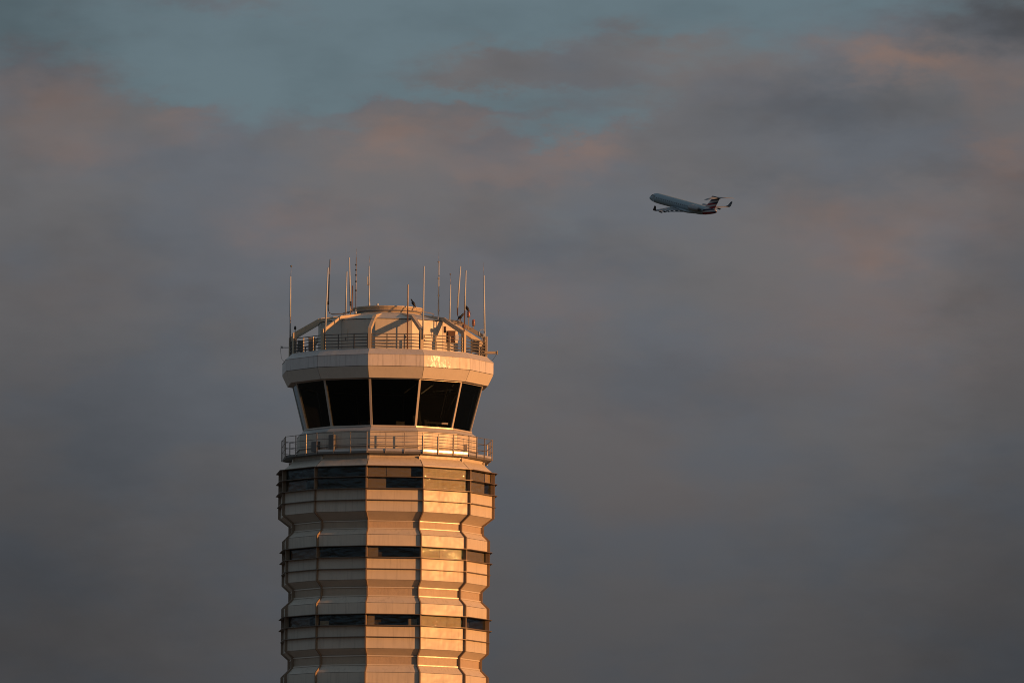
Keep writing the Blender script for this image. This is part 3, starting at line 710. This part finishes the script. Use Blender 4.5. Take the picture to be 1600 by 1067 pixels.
def cabinet(name, label, cat, x0, x1, y0, y1, dy, depth, m, knob=True, legs=0):
    a, b = w2(x0, y1, dy), w2(x1, y0, dy); base = Vector(((a.x + b.x) / 2, TC.y + dy, a.z))
    w, h_ = b.x - a.x, b.z - a.z
    e = empty(name, base); tag(e, label, cat)
    MB().box((0, 0, h_ / 2), (w, depth, h_)).build('housing', m, e)
    MB().box((0, -depth / 2 - .012, h_ / 2), (w * .82, .02, h_ * .84)).build('door', m, e)
    if knob: MB().box((w * .3, -depth / 2 - .03, h_ / 2), (.02, .03, .07)).build('latch', 'rail', e)
    MB().box((0, 0, h_ + .012), (w * 1.1, depth * 1.1, .025)).build('lid', m, e)
    if legs:
        for s in (-1, 1): MB().box((s * w * .4, 0, -legs / 2), (.05, .05, legs)).build('leg', 'rail', e)
    return e
cabinet('equipment_cabinet', 'brown metal cabinet beside the penthouse behind the right railing', 'cabinet', 699.5, 711.5, 518, 535, -1.75, .3, 'cabinet', True, .5)
cabinet('junction_box', 'small white box clipped to the right roof railing', 'box', 711.2, 716.4, 523.8, 531.6, -3.74, .12, 'bright', False)
cabinet('speaker_box', 'small dark brown box hanging on the penthouse wall right of the middle', 'box', 693, 697, 511, 520, -2.72, .12, 'cabinet', False)
cabinet('air_unit', 'dark grey equipment box behind the left end of the roof railing', 'equipment box', 482, 492, 529, 548, -2.0, .5, 'grey', True)
cabinet('air_unit', 'small dark unit at the far left corner of the roof', 'equipment box', 465, 473, 533, 549, -.9, .4, 'grey', True)
cabinet('air_unit', 'grey unit behind the far right end of the roof railing', 'equipment box', 736, 749, 534, 550, -1.1, .4, 'grey', True)

def dome_camera(px, py, dy, ytop, label):
    base = w2(px, ytop, dy); c = w2(px, py, dy) - base; e = empty('dome_camera', base); tag(e, label, 'camera', 'cameras hanging from the left strut')
    MB().tube([Vector((0, 0, 0)), c + Vector((0, 0, .12))], .022, 8).build('hanger', 'white', e)
    b = MB().lathe([(.03, .2), (.07, .12), (.12, .06), (.125, -.02), (.12, -.03)], 16); b.v = [q + c for q in b.v]; b.build('hood', 'white', e, True)
    b = MB().lathe([(.11, -.03), (.105, -.08), (.075, -.13), (.03, -.155), (.005, -.158)], 16); b.v = [q + c for q in b.v]; b.build('dome', 'dark', e, True)
dome_camera(540.6, 508, -2.45, 496, 'left hanging dome camera under the lit strut')
dome_camera(546.8, 507, -2.2, 494, 'right hanging dome camera with white hood under the lit strut')

# loop antenna near the right end
base = w2(753.5, 527, -1.05); e = empty('loop_antenna', base); tag(e, 'pale round loop antenna by the rightmost pole', 'antenna', AG)
pts = [Vector((.16 * math.sin(a), -.03, .2 + .2 * math.cos(a))) for a in [2 * math.pi * i / 24 for i in range(25)]]
MB().tube(pts, .02, 6).build('loop', 'white', e, True)
MB().box((.12, -.03, .1), (.12, .1, .16)).build('feed_box', 'white', e)
MB().tube([(0, -.03, -.3), (0, -.03, .01)], .02, 6).build('stem', 'pipe', e)

# ------------------------------------------------------------------ crows
def crow(px, py, dy, face, label, lean=35, s=1.0):
    base = w2(px, py, dy); e = empty('crow', base); tag(e, label, 'bird', 'crows perched on the tower roof')
    a = R_(lean)
    ax = Vector((math.cos(a) * face, 0, math.sin(a)))     # from tail to head
    c0 = Vector((0, 0, .13)) * s
    pts = [(-.20, .012, .02), (-.13, .045, .005), (-.06, .07, 0), (.02, .082, 0), (.09, .07, .0), (.135, .05, .015), (.17, .047, .03), (.205, .035, .032), (.225, .018, .025), (.27, .004, .012)]
    b = MB(); b.tube([c0 + ax * (t * s) + Vector((0, 0, u * s)) for t, r, u in pts], [r * s for t, r, u in pts], 12)
    b.build('body', 'bird', e, True)
    t0 = c0 - ax * (.15 * s); t1 = c0 - ax * (.36 * s) + Vector((0, 0, -.03 * s))
    b = MB(); q = [t0 + Vector((0, -.03 * s, 0)), t0 + Vector((0, .03 * s, 0)), t1 + Vector((0, .05 * s, 0)), t1 + Vector((0, -.05 * s, 0))]
    n = Vector((0, 0, .014 * s)); b.add(q + [x + n for x in q], [(3, 2, 1, 0), (4, 5, 6, 7), (0, 1, 5, 4), (1, 2, 6, 5), (2, 3, 7, 6), (3, 0, 4, 7)])
    b.build('tail', 'bird', e)
    for sy in (-1, 1):
        b = MB(); wp = [c0 + ax * (.1 * s), c0 + ax * (.0 * s), c0 - ax * (.13 * s), c0 - ax * (.26 * s)]
        b.tube([p + Vector((0, sy * o_ * s, 0)) for p, o_ in zip(wp, (.055, .07, .05, .02))], [.03 * s, .045 * s, .035 * s, .006 * s], 8).build('wing', 'bird', e, True)
        MB().tube([(0.01 * face, sy * .025 * s, .09 * s), (0, sy * .03 * s, 0.0)], .009 * s, 5).build('leg', 'bird', e)
crow(646, 478.4, -1.3, -1, 'crow perched on the penthouse rim beside the brown pole', 58)
crow(719.8, 499, -.75, 1, 'crow perched on the curved pipe of the leaning antenna', 42)
crow(730.2, 486, -3.2, -1, 'crow perched on top of the upper red warning light', 55, .95)

# ------------------------------------------------------------------ airliner
KPL = 6.11
AY = FPX / KPL
fwd = (CROT @ Vector((-.541, .165, -.831))).normalized()
prt = (CROT @ Vector((-.839, -.055, .543)))
prt = (prt - fwd * prt.dot(fwd)).normalized(); upv = fwd.cross(prt).normalized()
plane_m = Matrix((fwd, prt, upv)).transposed().to_4x4()
ctr = at(1067, 320.5, AY)                       # middle of the fuselage
plane = empty('airliner', ctr); plane.matrix_world = Matrix.Translation(ctr) @ plane_m
tag(plane, 'grey twin-engine regional jet with striped tail climbing in the sky', 'airliner')

def pmat(name, base, rough, metal, stripes=None):
    m = mat(name, base, rough, metal, .04, objc=True)
    if stripes:
        t = m.node_tree; p = t.nodes['Principled BSDF']
        g = t.nodes.new('ShaderNodeTexCoord').outputs['Object']; s = t.nodes.new('ShaderNodeSeparateXYZ'); t.links.new(g, s.inputs[0])
        x, z = E(t, s.outputs[0]), E(t, s.outputs[2])
        ax, bx, thr, lo, split = stripes
        v = z * ax + x * bx
        band = v._m('FRACT')
        on = band._m('GREATER_THAN', .46)
        colr = vmix(t, z._m('GREATER_THAN', split), (.30, .015, .025), (.012, .02, .06))
        c = vmix(t, on, (.50, .50, .52), colr)
        if thr is not None:
            msk = (x * -1.0 - z * .55)._m('GREATER_THAN', thr)
            src = p.inputs['Base Color'].links[0].from_socket
            c = vmix(t, msk, src, c)
        t.links.new(c, p.inputs['Base Color'])
    return m
M['plane'] = pmat('silver_mica_paint', (.33, .40, .45), .5, .1)
M['plane_body'] = pmat('fuselage_paint', (.30, .40, .46), .5, .1, (1.15, .25, 10.6, 0, .25))
M['plane_fin'] = pmat('striped_fin_paint', (.4, .42, .45), .4, .1, (1.05, .28, None, 0, 2.6))
M['plane_dark'] = mat('plane_dark', (.045, .05, .06), .35, .2, objc=True)
M['plane_pane'] = mat('cabin_pane', (.20, .24, .28), .3, .1, objc=True)
M['plane_wing'] = pmat('wing_paint', (.22, .25, .28), .65, .0)
M['nacelle'] = pmat('nacelle_paint', (.30, .32, .35), .4, .3)

def sections(stations, n=24):
    """x, half width, half height, centre z"""
    b = MB(); v = []
    for x, w, h_, z in stations:
        v += [Vector((x, w * math.cos(2 * math.pi * k / n), z + h_ * math.sin(2 * math.pi * k / n))) for k in range(n)]
    L = len(stations)
    f = [(i * n + k, i * n + (k + 1) % n, (i + 1) * n + (k + 1) % n, (i + 1) * n + k) for i in range(L - 1) for k in range(n)]
    f += [tuple(range(n))[::-1], tuple((L - 1) * n + k for k in range(n))]
    return b.add(v, f)
fus = sections([(15.3, .05, .05, -.42), (15.1, .32, .30, -.40), (14.6, .62, .58, -.33), (13.9, .90, .84, -.22), (13.1, 1.12, 1.10, -.10), (12.0, 1.28, 1.29, -.02), (10.5, 1.345, 1.345, 0), (6, 1.345, 1.345, 0),
                (0, 1.345, 1.345, 0), (-5, 1.345, 1.345, 0), (-8, 1.30, 1.29, .04), (-10.5, 1.10, 1.10, .18), (-12.5, .85, .86, .34), (-14.2, .55, .60, .50), (-15.2, .30, .36, .60), (-15.5, .1, .15, .62)]
               ).build('fuselage', 'plane_body', plane, True)
b = MB()
b.add([(13.95, -.62, .42), (13.3, -.95, .52), (12.85, -.95, .80), (13.35, -.5, .86), (13.35, .5, .86), (12.85, .95, .80), (13.3, .95, .52), (13.95, .62, .42)],
      [(0, 1, 2, 3), (0, 3, 4, 7), (7, 4, 5, 6)])
b.v = [Vector((q.x + .16, q.y * 1.06, q.z + .07)) for q in b.v]
sections([(13.95, .55, .10, .42), (13.5, .98, .16, .50), (13.05, 1.08, .2, .62), (12.75, .98, .12, .80)]).build('cockpit_window', 'plane_dark', fus, True)
sections([(5.2, .2, .1, -1.15), (4, 1.2, .45, -1.1), (1, 1.45, .62, -1.05), (-3, 1.4, .58, -1.05), (-5.5, .8, .35, -1.05), (-7, .2, .1, -1.1)]).build('belly_fairing', 'plane', fus, True)
wm = MB()
for i in range(20): wm.box((10.4 - i * .86, 1.337, .32), (.26, .05, .34)); wm.box((10.4 - i * .86, -1.337, .32), (.26, .05, .34))
for i in range(20):
    for sy in (1, -1): MB().box((10.4 - i * .86, sy * 1.325, .32), (.26, .06, .36)).build('cabin_window', 'plane_pane', fus)
MB().box((11.75, 1.27, .05), (.8, .05, 1.75)).build('door', 'plane', fus)

def aerofoil(chord, thick, n=9):
    up = []; lo = []
    for i in range(n):
        t = (1 - math.cos(math.pi * i / (n - 1))) / 2
        yt = 5 * thick * (.2969 * math.sqrt(t) - .126 * t - .3516 * t * t + .2843 * t ** 3 - .1036 * t ** 4)
        up.append((-t * chord, yt * chord)); lo.append((-t * chord, -yt * chord * .7))
    return up + lo[-2:0:-1]
def loft(stations, vertical=False):
    b = MB(); v = []; n = None
    for (x, s, h_, ch, th) in stations:
        pr = aerofoil(ch, th); n = len(pr)
        for (dx_, dz_) in pr:
            v.append(Vector((x + dx_, dz_, h_)) if vertical else Vector((x + dx_, s, h_ + dz_)))
    L = len(stations)
    f = [(i * n + k, i * n + (k + 1) % n, (i + 1) * n + (k + 1) % n, (i + 1) * n + k) for i in range(L - 1) for k in range(n)]
    f += [tuple(range(n))[::-1], tuple((L - 1) * n + k for k in range(n))]
    return b.add(v, f)
for sy in (1, -1):
    w = loft([(3.6, sy * .6, -1.15, 6.0, .12), (2.2, sy * 3.6, -.95, 4.2, .11), (-.9, sy * 8, -.62, 2.75, .10), (-3.0, sy * 11.2, -.38, 1.75, .095)]).build('wing', 'plane_wing', plane, True)
    wl = loft([(-3.0, sy * 11.2, -.38, 1.75, .09), (-3.5, sy * 11.55, -.10, 1.45, .08), (-4.5, sy * 11.85, 1.05, .75, .08)])
    wl.build('winglet', 'plane_dark', w, True)
    for yy, xx in ((3.2, -2.2), (4.7, -2.5), (6.2, -2.75), (7.6, -3.2), (9.0, -3.6)):
        sections([(xx + 1.7, .03, .03, -1.05), (xx + 1.0, .12, .16, -1.12), (xx, .13, .2, -1.2), (xx - .7, .05, .06, -1.1)], 8).build('flap_fairing', 'plane_dark', w, True).location = (0, sy * yy, .03 * yy)
    flp = loft([(-2.3, sy * 2.0, -1.2, 1.3, .1), (-2.5, sy * 4.5, -1.05, 1.1, .1), (-3.4, sy * 8.0, -.78, .8, .1)]).build('flap', 'plane_wing', w, True)
    # engine on the rear fuselage
    en = sections([(-6.2, .62, .62, 0), (-6.3, .70, .70, 0), (-6.9, .78, .78, 0), (-8.4, .77, .77, 0), (-9.6, .62, .62, 0), (-10.3, .48, .48, 0), (-10.35, .40, .40, 0)]).build('engine', 'nacelle', plane, True)
    en.location = (0, sy * 2.05, .55)
    sections([(-6.17, .60, .60, 0), (-6.19, .54, .54, 0), (-6.9, .45, .45, 0), (-6.95, .1, .1, 0)]).build('intake', 'plane_dark', en, True)
    sections([(-10.2, .42, .42, 0), (-10.8, .30, .30, 0), (-11.3, .08, .08, 0)]).build('exhaust_cone', 'plane_dark', en, True)
    py = loft([(-6.9, sy * 1.0, .5, 2.9, .12), (-6.9, sy * 1.6, .55, 2.9, .12)]).build('pylon', 'plane_wing', plane, True)
vf = loft([(-9.0, 0, .7, 5.6, .10), (-10.4, 0, 1.3, 4.3, .10), (-13.3, 0, 3.8, 3.1, .10), (-13.5, 0, 4.1, 3.1, .10)], True).build('vertical_stabilizer', 'plane_fin', plane, True)
sections([(-12.9, .05, .05, 4.15), (-13.4, .22, .26, 4.18), (-15.0, .24, .28, 4.18), (-17.0, .04, .06, 4.15)], 12).build('bullet_fairing', 'plane_dark', vf, True)
for sy in (1, -1):
    loft([(-13.7, sy * .1, 4.2, 2.4, .08), (-16.0, sy * 4.4, 4.05, 1.0, .08)]).build('horizontal_stabilizer', 'plane_wing', plane, True)

scene.render.engine = 'CYCLES'
scene.cycles.pixel_filter_type = 'BLACKMAN_HARRIS'; scene.cycles.filter_width = 1.0
